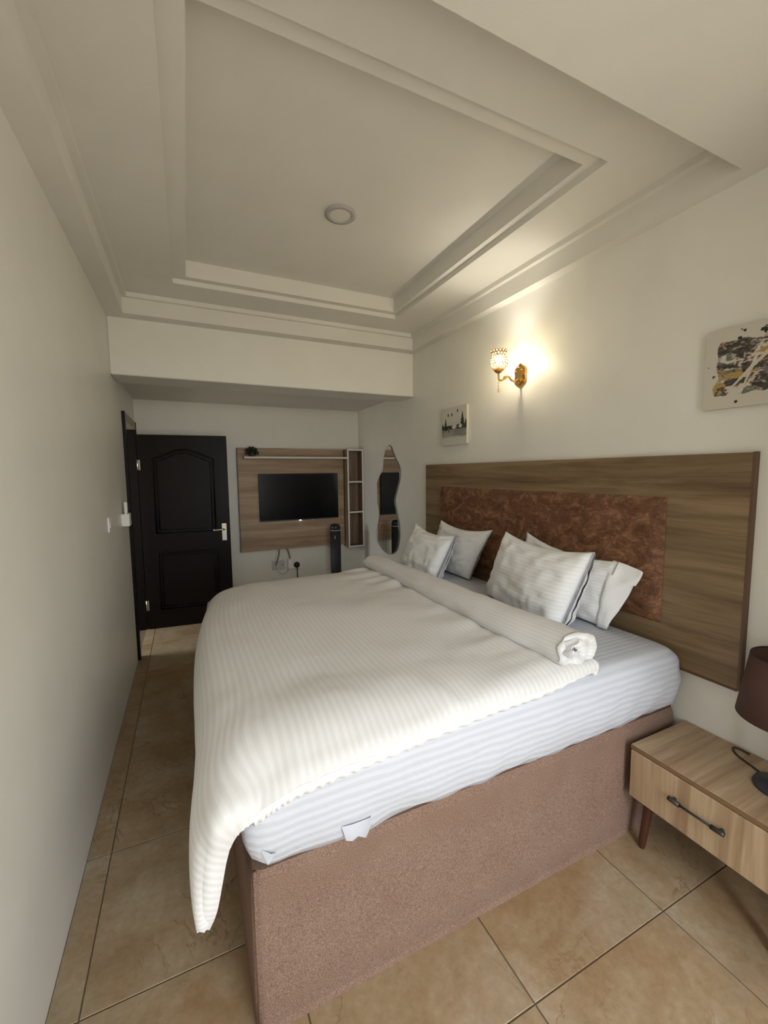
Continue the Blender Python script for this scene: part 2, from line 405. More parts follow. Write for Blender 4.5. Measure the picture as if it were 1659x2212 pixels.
# door and frame
D0, D1, DT = DOOR
fr = struct(MB().box(-.155, .015, D0, D0+.035, 0, DT).box(-.155, .015, D1-.035, D1, 0, DT).build('trim_2', M['darkwood']), 'dark wooden door jambs in the left wall', 'door frame')
ca = MB().box(0, .022, D0-.055, D0, 0, DT+.03).build('casing', M['darkwood'], fr)
MB().box(0, .022, D1, D1+.045, 0, DT+.03).build('casing', M['darkwood'], fr)
h = MB().box(-.155, .018, D0, D1+.02, DT-.045, DT+.03).build('head_casing', M['sheenwood'], fr); h['label'] = 'dark head casing with its varnish sheen painted tan'
hx, hy, ex, ey = .022, 4.78, .845, 4.703       # hinge and free edge of the open leaf
dv = Vector((ex-hx, ey-hy, 0)); DW = dv.length; dv.normalize(); dn = Vector((dv.y, -dv.x, 0))  # dn faces the room
DH = 1.968
def dp(a, z, o): q = Vector((hx, hy, 0))+dv*a+dn*o; return (q.x, q.y, z)
def dbox(mb, a0, a1, z0, z1, o0, o1):
    mb.add([dp(a0, z0, o0), dp(a1, z0, o0), dp(a1, z0, o1), dp(a0, z0, o1), dp(a0, z1, o0), dp(a1, z1, o0), dp(a1, z1, o1), dp(a0, z1, o1)],
           [(3, 2, 1, 0), (4, 5, 6, 7), (0, 1, 5, 4), (1, 2, 6, 5), (2, 3, 7, 6), (3, 0, 4, 7)]); return mb
mb = MB(); dbox(mb, 0, DW, .008, DH, -.04, 0)
door = struct(mb.build('door_1', M['darkwood']), 'open dark brown panelled door standing against the far wall', 'door')
def arch_outline(a0, a1, z0, z1, rise, n=14):
    pts = [(a0, z0), (a1, z0), (a1, z1)]
    for k in range(1, n):
        u = k/n; s_ = math.sin(math.pi*u); pts.append((a1+(a0-a1)*u, z1+rise*(s_**1.5)))
    return pts+[(a0, z1)]
for (a0, a1, z0_, z1_, rise) in ((.13, .685, .985, 1.735, .085), (.13, .685, .20, .785, .0)):
    pl = arch_outline(a0, a1, z0_, z1_, rise)
    md = MB().tube([dp(a, z, .002) for a, z in pl], .011, 6, closed=True).build('panel_moulding', M['darkwood'], door, True)
    pl2 = arch_outline(a0+.03, a1-.03, z0_+.03, z1_-.03, rise)
    MB().tube([dp(a, z, .001) for a, z in pl2], .006, 6, closed=True).build('inner_moulding', M['darkwood'], md, True)
mb = MB(); dbox(mb, .745, .790, .875, 1.055, 0, .008); hd = mb.build('handle_plate', M['chrome'], door)
MB().tube(smooth_path([dp(.768, .995, .008), dp(.768, .995, .045), dp(.74, .996, .055), dp(.665, .992, .052)], 14), .010, 10).build('lever', M['chrome'], hd, True)
mb = MB(); mb.lathe(dp(.768, 1.03, .010), [(.010, -.002), (.010, .004)], 10, 'y'); mb.build('keyhole', M['brass'], hd)
for z in (.20, 1.62):
    mb = MB(); dbox(mb, -.004, .022, z, z+.10, -.001, .004); g = mb.build('hinge', M['chrome'], door); g['label'] = 'steel hinge'
    mb = MB(); mb.tube([dp(.002, z-.002, .008), dp(.002, z+.102, .008)], .007, 8); mb.build('hinge_pin', M['chrome'], g, True)

# ================================================================ BED
# base
def rounded_box(x0, x1, y0, y1, z0, z1, r, n=5):
    pl = []
    for cx, cy, a in ((x1-r, y0+r, -90), (x1-r, y1-r, 0), (x0+r, y1-r, 90), (x0+r, y0+r, 180)):
        for k in range(n+1): th = math.radians(a+90*k/n); pl.append((cx+r*math.cos(th), cy+r*math.sin(th)))
    return pl
bed = thing('bed_base', 'rose brown boucle upholstered bed base standing on the tiles', 'bed base', (1.49, 2.08, 0))
pl = rounded_box(.55, 2.42, 1.082, 3.08, 0, .5, .03)
m = MB(); n = len(pl)
lv = [(0, 0.), (.02, .006), (.10, .0), (.30, .0), (.47, .002), (.50, .012)]
cx, cy = 1.485, 2.08
for z, ins in lv:
    for (a, b) in pl:
        d = Vector((cx-a, cy-b)).normalized()*ins; m.v.append((a+d.x, b+d.y, z))
for i in range(len(lv)-1):
    for k in range(n): m.f.append((i*n+k, i*n+(k+1) % n, (i+1)*n+(k+1) % n, (i+1)*n+k))
m.f.append(tuple((len(lv)-1)*n+k for k in range(n))); m.f.append(tuple(range(n))[::-1])
m.build('upholstered_box', M['boucle'], bed)
m = MB()
for k in range(9): pass
m.tube([(.562, 1.094, .01), (.562, 1.094, .25), (.562, 1.094, .50)], .006, 6)
m.build('corner_seam', M['boucle'], bed, True)

# mattress with fitted sheet
mat_t = thing('mattress', 'thick mattress in a white striped fitted sheet on the bed base', 'mattress', (1.48, 2.08, .525))
def mattress():
    x0, x1, y0, y1 = .535, 2.400, 1.048, 3.085; zt = .795; r = .075
    # cross profile along the perimeter: rings of a rounded box
    prof = []
    prof.append((.10, .505)); prof.append((.03, .515)); prof.append((.010, .545)); prof.append((0., .60)); prof.append((-.006, .655)); prof.append((0., .70))
    for k in range(1, 8):
        th = math.radians(90*k/7); prof.append((r*(1-math.cos(th)), .72+r*math.sin(th)))
    prof += [(.2, .797), (.4, .80), (.7, .80), (.9, .80)]
    NP = 260; v = []; uv = []
    def outline(ins):
        R = max(.05-ins*.3, .02); pts = []
        a0, a1, b0, b1 = x0+ins, x1-ins, y0+ins, y1-ins
        pl = rounded_box(a0, a1, b0, b1, 0, 0, R, 6); return pl
    def resample(pl, N):
        P = np.array(pl+[pl[0]]); d = np.r_[0, np.cumsum(np.hypot(*np.diff(P, axis=0).T))]
        s = np.linspace(0, d[-1], N, endpoint=False); return np.c_[np.interp(s, d, P[:, 0]), np.interp(s, d, P[:, 1])], s
    base, S = resample(outline(0), NP)
    ctr = np.array([(x0+x1)/2, (y0+y1)/2]); half = np.array([(x1-x0)/2, (y1-y0)/2])
    arc = 0.; last = None
    for i, (ins, z) in enumerate(prof):
        q = ctr+(base-ctr)*(1-ins/half)
        if last is not None: arc += math.hypot(ins-last[0], z-last[1])
        last = (ins, z)
        for k in range(NP):
            x, y = q[k]; zz = z; 
            if z < .56:
                zz += .012*nz(x*2, y*2, 3., 3)+.006*nz(x, y, 9., 14)
                if x < .8 and y < 1.3: zz += .018*(.8-x)/.25
            if z > .70 and x < .85: zz -= .055*min(1, (.85-x)/.3)**2
            wr = .005*nz(x*3+z*5, y*3, z*6, 3)+.0055*nz((x*5+z*11)*1.6, y*3, z*1.2-x*.8, 1.5) if z < .72 else 0
            dx, dy = (q[k]-ctr)/np.linalg.norm(q[k]-ctr)
            y2 = y+(dy*wr*1.8 if abs(dy) > .1 else 0)
            v.append((x+dx*wr, y2, zz))
            if z > .72+r-.002 and ins >= r-.001: uv.append((x, y))
            else: uv.append((x, y0-(arc if False else 0)+ (z-.795)-.0))
    f = []
    for i in range(len(prof)-1):
        for k in range(NP): f.append((i*NP+k, i*NP+(k+1) % NP, (i+1)*NP+(k+1) % NP, (i+1)*NP+k))
    b = (len(prof)-1)*NP; f.append(tuple(b+k for k in range(NP)))
    return obj('fitted_sheet', v, f, M['sheet'], mat_t, True, uv)
fs = mattress()
# loose flap of sheet hanging over the base
P = [[(.797, 1.05, .575), (.803, 1.046, .552), (.808, 1.045, .532)], [(.825, 1.045, .575), (.828, 1.036, .55), (.826, 1.04, .528)],
     [(.85, 1.048, .572), (.852, 1.050, .548), (.846, 1.046, .530)], [(.885, 1.05, .57), (.882, 1.04, .55), (.868, 1.043, .518)], [(.89, 1.055, .572), (.885, 1.06, .553), (.872, 1.062, .525)]]
v = []; 
for col_ in P: v += smooth_path(col_, 5)
obj('sheet_flap', v, grid_faces(5, 5), M['sheet'], mat_t, True, [(0, 0.0065)]*25)
v = [(.575, 1.05, .60), (.60, 1.04, .585), (.592, 1.045, .552), (.615, 1.048, .575), (.57, 1.06, .575)]
obj('sheet_corner', v, [(0, 1, 2, 4), (1, 3, 2)], M['sheet'], mat_t, False, [(0, 0)]*5)

# duvet: lofted control net
duv = thing('duvet', 'white striped duvet spread over the bed, rolled back at the head', 'duvet', (1.2, 2.1, .80))
def duvet():
    xs = [1.86, 1.57, 1.32, 1.04, .83, .67, .585, .505, .470, .457, .455, .455]
    zt = [.845, .845, .845, .845, .843, .838, .828, .795, .725, .64, .535, .43]
    H = [(1.86, 1.075, .802), (1.573, 1.05, .797), (1.32, 1.048, .79), (1.04, 1.046, .768), (.83, 1.044, .752), (.67, 1.042, .736), (.587, 1.042, .71), (.515, 1.05, .672), (.490, 1.06, .61), (.474, 1.06, .545), (.458, 1.06, .478), (.441, 1.068, .434)]
    K = [(1.86, 1.16, .826), (1.57, 1.165, .835), (1.32, 1.18, .84), (1.04, 1.2, .842), (.83, 1.2, .84), (.67, 1.2, .828), (.555, 1.19, .805), (.475, 1.165, .745), (.435, 1.14, .665), (.422, 1.12, .585), (.423, 1.10, .50), (.433, 1.08, .442)]
    rows = [H]
    J = []
    for i, (a, b) in enumerate(zip(H, K)):
        if i < 7: J.append((a[0], 1.080, a[2]+(.036 if i > 1 else .026)))
        else:
            k = [.6, .45, .4, .4, .45][i-7]
            J.append((a[0]*(1-k)+b[0]*k-.006, a[1]-.006, a[2]*(1-k)+b[2]*k+.012))
    rows.append(J); rows.append(K)
    rows.append([(x-(.012 if i > 7 else 0), 1.45, z) for i, (x, z) in enumerate(zip(xs, zt))])
    rows.append([(x, 2.2, z+.002) for x, z in zip(xs, zt)])
    rows.append([(x+(.07 if i > 4 else 0), 2.82, z-.022) for i, (x, z) in enumerate(zip(xs, zt))])
    rows.append([(x+(.13 if i > 4 else 0), 3.05, z-.068) for i, (x, z) in enumerate(zip(xs, zt))])
    rows.append([(x+(.16 if i > 4 else 0), 3.125, min(z-.15, .69)) for i, (x, z) in enumerate(zip(xs, zt))])
    rows.append([(x+(.16 if i > 4 else 0), 3.14, min(z-.2, .5)) for i, (x, z) in enumerate(zip(xs, zt))])
    N = np.array(rows)                       # rows(v) x cols(u) x 3
    NU, NV = 150, 170
    tmp = np.array([smooth_path(r, NU) for r in N])          # rows x NU
    # denser sampling close to the near hem
    G = np.array([smooth_path(tmp[:, i], NV) for i in range(NU)])   # NU x NV x 3
    # cloth coordinates: length along u and v
    du = np.linalg.norm(np.diff(G, axis=0), axis=2); U = np.vstack([np.zeros((1, NV)), np.cumsum(du, 0)])
    U = np.repeat(U[:, NV//2:NV//2+1], NV, 1)
    v = []; uv = []
    for i in range(NU):
        for j in range(NV):
            x, y, z = G[i, j]
            a = 0.011*nz(x, y, 0, 2.0)+.005*nz(x*.6+y, y-x, 5, 4.5)+.002*nz(x, y, 8, 13.)
            g = math.exp(-((x-1.62)/.16)**2)               # gathers next to the roll
            a += g*.022*nz(x*1.0-y*.6, y*5., 2., 2.6)*(1.35 if y > 2.3 else .6)
            r_ = math.exp(-((x-1.18-(y-1.1)*-.2)/.022)**2)*math.exp(-((y-1.10)/.07)**2)
            a += .016*r_
            e = max(0, 1-(y-1.05)/.16) if y < 1.21 and x > .5 else 0
            if e > 0: a += .0022*e*math.sin(x*95+3*nz(x, 0, 0, 6))*(1 if x < .95 else .35)
            if z > .70: v.append((x, y, z+a))
            else: v.append((x-a*.5, y-a*.3, z))
            uv.append((U[i, j], y))
    # keep the hem row clean
    me = obj('cover', v, grid_faces(NU, NV), M['duvet'], duv, True, uv)
    md = me.modifiers.new('thickness', 'SOLIDIFY'); md.thickness = .016; md.offset = 1 if False else -1
    return G
G = duvet()
# crinkled hem band running along the near edge
hem = [tuple(p) for p in G[:, 0]]
v = []; HN = 300; hp = smooth_path(hem[::3], HN)
for i, (x, y, z) in enumerate(hp):
    w = .0055*math.sin(i*1.15+2.5*nz(i*.13, 0, 0))+.004*nz(i*.5, 1, 0)
    fade = min(1, i/25)
    lo = .030 if x > .56 else .014
    for k, (oy, oz) in enumerate(((.012, .012), (-.006, .006), (-.011, -.003), (-.004+w, -lo*.6), (.008+w*.7, -lo), (.026, -lo+.002))):
        if x > .52: v.append((x, y+oy, z+oz*fade))
        else: v.append((x+oz*.4+.004, y+oy*.8, z+oz*.5))
obj('hem', v, grid_faces(HN, 6), M['duvet_plain'], duv, True)
# rolled head end: spiral layer swept across the bed
def roll():
    NT_, NY = 84, 90; turns = 2.15; v = []; uv = []
    def sect(k): 
        th = -math.pi/2 + 2*math.pi*turns*k/(NT_-1); kk = 1-.80*(k/(NT_-1))**.95; return th, kk
    ys = [1.085+(3.035-1.085)*((j/(NY-1))**1.12) for j in range(NY)]
    for j, y in enumerate(ys):
        t = j/(NY-1)
        end = math.sqrt(max(.02, 1-max(0, (t-.955)/.05)**2)) if t > .955 else 1.0
        sc = (1.0-.20*t)*end
        cxx = 1.748+.012*math.sin(y*3.1)+.01*nz(y, 0, 0, 3)-.02*t; czz = .800+.088*sc+.003
        for k in range(NT_):
            th, kk = sect(k)
            for side in (0, 1):
                q = kk-(.36*side if k > 3 else .32*side)*min(1, (NT_-k)/10+.25)
                n_ = .09*nz(th*.8, y*3, 1., 1.1)+.085*nz(th*1.3+y*2, y*6, 4., 1.4)*(kk)
                if t < .12: n_ += .10*(1-t/.12)*nz(th*2.4, y*9, 7., 1.2)
                a = .132*sc*(q*(1+n_)); b = .092*sc*(q*(1+n_))
                yy = y
                if j < 4: yy += (.022*nz(th*1.7, kk*4, side*2., 1.0)+(.012 if side else -.004))*(1-j/4)
                # pinch the near mouth inwards
                z = czz+b*math.sin(th); z = max(z, .803+.018*side)
                v.append((cxx+a*math.cos(th), yy, z)); uv.append((y if False else th*.11, y))
    f = []; S = NT_*2
    for j in range(NY-1):
        for k in range(NT_-1):
            for side in (0, 1):
                a = j*S+k*2+side; b = j*S+(k+1)*2+side; q = (a, b, b+S, a+S); f.append(q if side == 0 else q[::-1])
        for k in (0, NT_-1):
            a = j*S+k*2; q = (a, a+1, a+1+S, a+S); f.append(q)
    for j in (0, NY-1):
        for k in range(NT_-1):
            a = j*S+k*2; f.append((a, a+2, a+3, a+1))
    return obj('rolled_end', v, f, M['duvet'], duv, True, uv)
ro = roll()
# flat turned corner of the duvet peeping out under the roll
c = smooth_path([(1.83, 1.06, .797), (1.868, 1.085, .80), (1.885, 1.12, .808), (1.87, 1.2, .806), (1.86, 1.5, .806)], 18)
MB().tube(c, .011, 8).build('corner_piping', M['duvet_plain'], duv, True)

# pillows
def pillow(name, label, BL, BR, TR, TL, thick, plain=False, open_end=False, flange=0.0, seed=0, parts=()):
    BL, BR, TR, TL = map(Vector, (BL, BR, TR, TL))
    base = (BL+BR)/2
    t = thing(name, label, 'pillow', (base.x, base.y, .80), 'white pillows at the head of the bed')
    nrm = (BR-BL).cross(TL-BL).normalized()
    if nrm.x > 0: nrm = -nrm
    def surf(a, b, side, th, openness=0.0, shrink=1.0, capped=False):
        u = (a*shrink+1)/2; w = (b*shrink+1)/2
        p = (BL*(1-u)+BR*u)*(1-w)+(TL*(1-u)+TR*u)*w
        ctr = (BL+BR+TR+TL)/4
        # edges curve in between the corners
        pin = .055*(1-b*b)*abs(a)**3*0.6; pin2 = .07*(1-a*a)*abs(b)**3
        p += (ctr-p)*0
        ua = (BR-BL).normalized(); ub = (TL-BL).normalized()
        if not (openness and a > 0): p -= ua*(math.copysign(pin, a)*(.6 if a else 0))
        if b > 0: p -= ub*pin2*.6
        prof = max(0., (1-abs(a)**2.6))**.55*max(0., (1-abs(b)**2.6))**.55
        if openness and a > 0:
            pe = max(0., (1-abs(a)**2.6))**.55
            prof = max(0., (1-abs(b)**2.6))**.6*(pe*(1-openness)+openness*min(1, pe+.55))
            if capped and a > .8: prof *= math.sqrt(max(0, 1-((a-.8)/.2)**2))**.8
        sag = 1+.25*(-b)
        n_ = 1+.16*nz(a*1.3+seed, b*1.3, side*2.+seed, 1.)
        wr = .013*nz(a*2.2+seed*3, b*5., side+seed, 1.)*(1-abs(a))+.0085*nz(a*7+seed, b*1.5-.4, 3+side, 1.)*max(0, .4-b)
        wr += .010*nz(a*3-b*4, b*3+a*4, seed+5., 1.)*(abs(a)*abs(b))**.5*2
        q = p+nrm*((th/2*prof*sag*n_+wr*min(1, prof*2.5))*(1 if side == 0 else -1)+.002*(1 if side == 0 else -1))
        if q.z < .806: q.z = .806+(q.z-.806)*.05
        if q.x > 2.360: q.x = 2.360
        return q
    NA, NB = 46, 38
    def mesh(nm, material, th, openness, shrink, parent, capped=False):
        v = []; uv = []; f = []
        for side in (0, 1):
            for i in range(NA):
                for j in range(NB):
                    a = (.15+.85*i/(NA-1)) if capped else -1+2*i/(NA-1); b = -1+2*j/(NB-1)
                    q = surf(a, b, side, th, openness, shrink, capped); v.append(q); uv.append((a*.33, b*.22))
            g = grid_faces(NA, NB); o_ = side*NA*NB
            f += [tuple(k+o_ for k in (x if side == 0 else x[::-1])) for x in g]
        o2 = NA*NB
        for i in range(NA-1):
            for j in (0, NB-1): f.append((i*NB+j, (i+1)*NB+j, o2+(i+1)*NB+j, o2+i*NB+j))
        for j in range(NB-1):
            f.append((j, j+1, o2+j+1, o2+j))
            if capped or not openness: a = (NA-1)*NB+j; f.append((a, a+1, o2+a+1, o2+a))
        return obj(nm, v, f, material, parent, True, uv)
    case = mesh('pillow_case', M['case'], thick, .62 if open_end else 0., 1.0, t)
    if open_end: mesh('inner_pillow', M['inner'], thick*.84, .62, 1.0, t, True)
    if flange:
        # flat turned-over flange past the near edge of the case
        ua = (BR-BL).normalized(); v = []; uv = []
        for i in range(9):
            for j in range(14):
                w = j/13; p = BR*(1-w)+TR*w; k = i/8
                bend = nrm*(.025*math.sin(k*2.5+3*w)+.02*nz(k*2, w*4, seed))
                v.append(p-ua*.03+ua*(flange*k*(.55+.55*w))+bend-Vector((0, 0, .03*k*w*(1 if w > .7 else 0)))); uv.append((k*.1, w*.4))
        fo = obj('flange', v, grid_faces(9, 14), M['case_plain'], t, True, uv); md = fo.modifiers.new('t', 'SOLIDIFY'); md.thickness = .006
    return t, case
pillow('pillow', 'plump striped pillow leaning at the back, left under the small painting', (2.26, 2.96, .805), (2.24, 2.40, .805), (2.28, 2.20, 1.185), (2.30, 2.86, 1.185), .15, seed=1)
pillow('pillow', 'striped pillow at the front of the left pair beside the mirror', (1.985, 2.985, .805), (1.985, 2.455, .805), (2.135, 2.42, 1.13), (2.135, 2.99, 1.16), .15, open_end=True, seed=2)
pillow('pillow', 'pillow with a folded flange, mostly hidden behind the largest pillow', (2.30, 2.02, .805), (2.27, 1.36, .805), (2.29, 1.30, 1.14), (2.32, 1.93, 1.20), .11, flange=.12, seed=3)
pillow('pillow', 'largest pillow in front, its open case end turned to the nightstand', (2.125, 2.06, .805), (2.02, 1.40, .805), (2.15, 1.325, 1.195), (2.165, 1.945, 1.215), .20, open_end=True, seed=4)

# headboard on the wall
hb = thing('headboard', 'wide oak laminate headboard with a rust padded panel on the wall', 'headboard', (W-.01, 2.07, .69))
MB().bbox(2.407, W-.001, .856, 3.28, .69, 1.637, .002).build('wood_panel', M['oak_y'], hb)
m = MB().box(2.405, W-.001, .848, .857, .688, 1.639).box(2.405, W-.001, .857, 3.281, .682, .690); e_ = m.build('edge_band', M['edge'], hb); e_['label'] = 'dark edge band'
v = []; f = []; NY_, NZ_ = 60, 24
for side in (0,):
    for i in range(NY_):
        for j in range(NZ_):
            a = -1+2*i/(NY_-1); b = -1+2*j/(NZ_-1)
            pr = (max(0, 1-abs(a)**22)*max(0, 1-abs(b)**9))**.4
            y = 2.09+.925*a; z = 1.158+.292*b
            v.append((2.404-.038*pr-.002*nz(y, z, 0, 4)*pr, y, z))
f = [q[::-1] for q in grid_faces(NY_, NZ_)]
obj('padded_panel', v, f, M['suede'], hb, True)

# ================================================================ NIGHTSTAND
NX, NY0, NY1, NZ0, NZ1 = 2.06, .53, 1.05, .222, .447
ns = thing('nightstand', 'low oak laminate nightstand on dark tapered legs beside the bed', 'nightstand', (2.25, .79, 0))
MB().bbox(NX, W-.004, NY0, NY1, NZ1-.018, NZ1, .0015).build('top', M['oak_top'], ns)
MB().box(NX+.012, W-.006, NY0, NY0+.016, NZ0, NZ1-.019).box(NX+.012, W-.006, NY1-.016, NY1, NZ0, NZ1-.019).box(NX+.012, W-.006, NY0+.016, NY1-.016, NZ0, NZ0+.016).box(W-.02, W-.006, NY0+.016, NY1-.016, NZ0+.016, NZ1-.02).build('carcass', M['oak_z'], ns)
MB().box(NX-.0012, NX-.0001, NY0, NY1, NZ1-.018, NZ1-.001).build('front_edge', M['edge_mid'], ns)
MB().box(NX+.0105, NX+.0119, NY0, NY1, NZ0, NZ0+.006).build('lower_edge', M['edge_mid'], ns)
dr = MB().bbox(NX-.004, NX+.011, NY0+.003, NY1-.003, NZ0+.002, NZ1-.022, .0015).build('drawer', M['oak_z'], ns)
hm = MB()
yh0, yh1, zh = .715, .87, .338
hm.tube([(NX-.024, yh0, zh), (NX-.024, yh1, zh)], .0045, 8)
hh = hm.build('handle', M['gunmetal'], dr, True); hh['label'] = 'gunmetal bar handle'
for y in (yh0, yh1):
    s_ = 1 if y == yh0 else -1
    MB().tube([(NX-.022, y-s_*.014, zh), (NX-.023, y-s_*.004, zh), (NX-.024, y+s_*.026, zh)], .0085, 10).build('handle_end', M['gunmetal'], dr, True)
    MB().tube([(NX-.004, y, zh), (NX-.024, y, zh)], .006, 8).build('handle_post', M['gunmetal'], dr, True)
for lx, ly, sx, sy in ((NX+.06, NY1-.055, -1, 1), (NX+.06, NY0+.055, -1, -1), (W-.07, NY1-.055, 1, 1), (W-.07, NY0+.055, 1, -1)):
    m = MB().tube([(lx, ly, NZ0), (lx+sx*.004, ly+sy*.004, NZ0-.02), (lx+sx*.02, ly+sy*.016, .012), (lx+sx*.021, ly+sy*.017, 0.0)], lambda t: .021-.0095*t, 14)
    m.build('leg', M['legwood'], ns, True)
# table lamp
LX, LY = 2.285, .655
tl = thing('table_lamp', 'table lamp with a dark brown drum shade on the nightstand', 'lamp', (LX, LY, NZ1))
MB().lathe((LX, LY, NZ1), [(.075, 0), (.078, .006), (.074, .014), (.03, .024), (.012, .035)], 32).build('base', M['navy'], tl, True)
MB().lathe((LX, LY, NZ1), [(.012, .03), (.010, .1), (.018, .15), (.010, .2), (.010, .36)], 16).build('stem', M['navy'], tl, True)
m = MB(); n = 48; rb, rt, zb, ztp = .138, .108, .705, .925
for r_, z in ((rb, zb), (rt, ztp), (rt-.003, ztp), (rb-.003, zb)):
    for k in range(n): th = 2*math.pi*k/n; m.v.append((LX+r_*math.cos(th), LY+r_*math.sin(th), z))
for i in range(4):
    for k in range(n): j = (i+1) % 4; m.f.append((i*n+k, i*n+(k+1) % n, j*n+(k+1) % n, j*n+k))
sh_ = m.build('shade', M['lamp_shade'], tl, True)
m = MB().tube([(LX+(rt-.002)*math.cos(2*math.pi*k/32), LY+(rt-.002)*math.sin(2*math.pi*k/32), ztp) for k in range(32)], .003, 6, closed=True); m.build('shade_rim', M['black_matte'], sh_, True)
MB().tube(smooth_path([(2.408, .80, NZ1+.004), (2.410, .835, NZ1+.004), (2.395, .85, NZ1+.004), (2.36, .82, NZ1+.004), (2.335, .76, NZ1+.004), (2.315, .715, NZ1+.005)], 24), .0035, 6).build('cord', M['cable_black'], tl, True)

# ================================================================ SCONCE
SX, SY = 2.25, 2.13
sc = thing('wall_sconce', 'lit brass wall sconce with a crystal disc shade above the headboard', 'wall lamp', (W, SY, 2.18))
pl = [(-.042, -.05), (-.05, -.035), (-.045, 0), (-.05, .035), (-.042, .05), (-.02, .062), (0, .08), (.02, .062), (.042, .05), (.05, .035), (.045, 0), (.05, -.035), (.042, -.05), (.02, -.062), (0, -.08), (-.02, -.062)]
pc = (SY+.0, 2.185)
bp_ = MB().prism([(pc[0]+a, pc[1]+b) for a, b in pl], W-.012, W, 'x').build('backplate', M['brass'], sc)
MB().prism([(pc[0]+a*.72, pc[1]+b*.78) for a, b in pl], W-.022, W-.012, 'x').build('raised_plate', M['brass'], bp_)
for a, b in ((0, .05), (0, -.05), (.025, .03), (-.025, .03), (.025, -.03), (-.025, -.03)):
    MB().lathe((W-.022, pc[0]+a, pc[1]+b), [(.006, 0), (.006, -.003), (.002, -.005)], 8, 'x').build('boss', M['brass'], bp_, True)
arm = smooth_path([(W-.02, SY, 2.165), (2.385, SY, 2.145), (2.355, SY, 2.15), (2.335, SY, 2.168), (2.31, SY, 2.168), (2.285, SY, 2.148), (2.262, SY, 2.142), (SX+.002, SY, 2.155), (SX, SY, 2.185)], 40)
MB().tube(arm, .0065, 10).build('arm', M['brass'], sc, True)
cur = [(2.30+.014*math.cos(t_)*(1-t_/9), SY, 2.158+.014*math.sin(t_)*(1-t_/9)) for t_ in np.linspace(0, 6.5, 26)]
MB().tube(cur, .004, 8).build('scroll', M['brass'], sc, True)
MB().lathe((SX, SY, 2.182), [(.006, 0), (.016, .004), (.026, .014), (.030, .022)], 24).build('cup', M['brass'], sc, True)
MB().lathe((SX, SY, 2.204), [(.011, 0), (.011, .032)], 16).build('socket', M['white_plastic'], sc, True)
MB().lathe((SX, SY, 2.205), [(.008, .032), (.013, .042), (.018, .058), (.016, .074), (.008, .086), (.001, .09)], 20).build('bulb', M['bulb'], sc, True)
shade = obj('shade', *(lambda m: (m.v, m.f))(MB().tube([(SX+.033*math.cos(2*math.pi*k/24), SY+.033*math.sin(2*math.pi*k/24), 2.206) for k in range(24)], .0025, 6, closed=True)), M['brass'], sc, True)
shade['label'] = 'crystal disc shade in brass rings'
disc = MB(); 
nn = 10
disc.v = [(math.cos(2*math.pi*k/nn)*.0088, math.sin(2*math.pi*k/nn)*.0088, 0) for k in range(nn)]+[(0, 0, .003), (0, 0, -.003)]
disc.f = [(k, (k+1) % nn, nn) for k in range(nn)]+[((k+1) % nn, k, nn+1) for k in range(nn)]
dme = bpy.data.meshes.new('crystal'); dme.from_pydata(disc.v, [], disc.f); dme.materials.append(M['crystal'])
rm = MB()
prof = [(.036, 2.215), (.047, 2.231), (.0525, 2.248), (.050, 2.265), (.044, 2.282), (.042, 2.299), (.047, 2.315)]
for r_i, (r_, z) in enumerate(prof):
    cnt = 15
    for k in range(cnt):
        th = 2*math.pi*(k+.5*(r_i % 2))/cnt; d = Vector((math.cos(th), math.sin(th), 0))
        zz = z
        p = Vector((SX, SY, zz))+d*r_
        slope = [.75, .5, .1, -.3, -.3, .1, .4][r_i]
        nrm_ = (d*math.cos(slope)-Vector((0, 0, 1))*math.sin(slope)).normalized()
        q = nrm_.to_track_quat('Z', 'Y')
        o = link('crystal', dme, shade); o.location = p-ORG[sc]; o.rotation_mode = 'QUATERNION'; o.rotation_quaternion = q
        sc_ = r_*2*math.pi/cnt/.0205; o.scale = (sc_, sc_, 1)
        ring = []
        for s_ in range(10):
            a_ = 2*math.pi*s_/10; ring.append(p+q @ Vector((math.cos(a_)*.0096*sc_, math.sin(a_)*.0096*sc_, 0)))
        rm.tube(ring, .0021, 4, closed=True)
rm.build('wire_rings', M['ring_brass'], shade, True)
pd = MB().tube([(SX, SY, 2.145), (SX, SY, 2.066)], .0008, 4).build('pendant', M['brass'], sc)
for z in (2.125, 2.108):
    MB().lathe((SX, SY, z), [(.001, -.007), (.007, 0), (.001, .007)], 8).build('bead', M['crystal'], pd)
MB().lathe((SX, SY, 2.064), [(.001, 0), (.008, .005), (.0105, .014), (.007, .026), (.001, .036)], 10).build('drop', M['crystal'], pd)

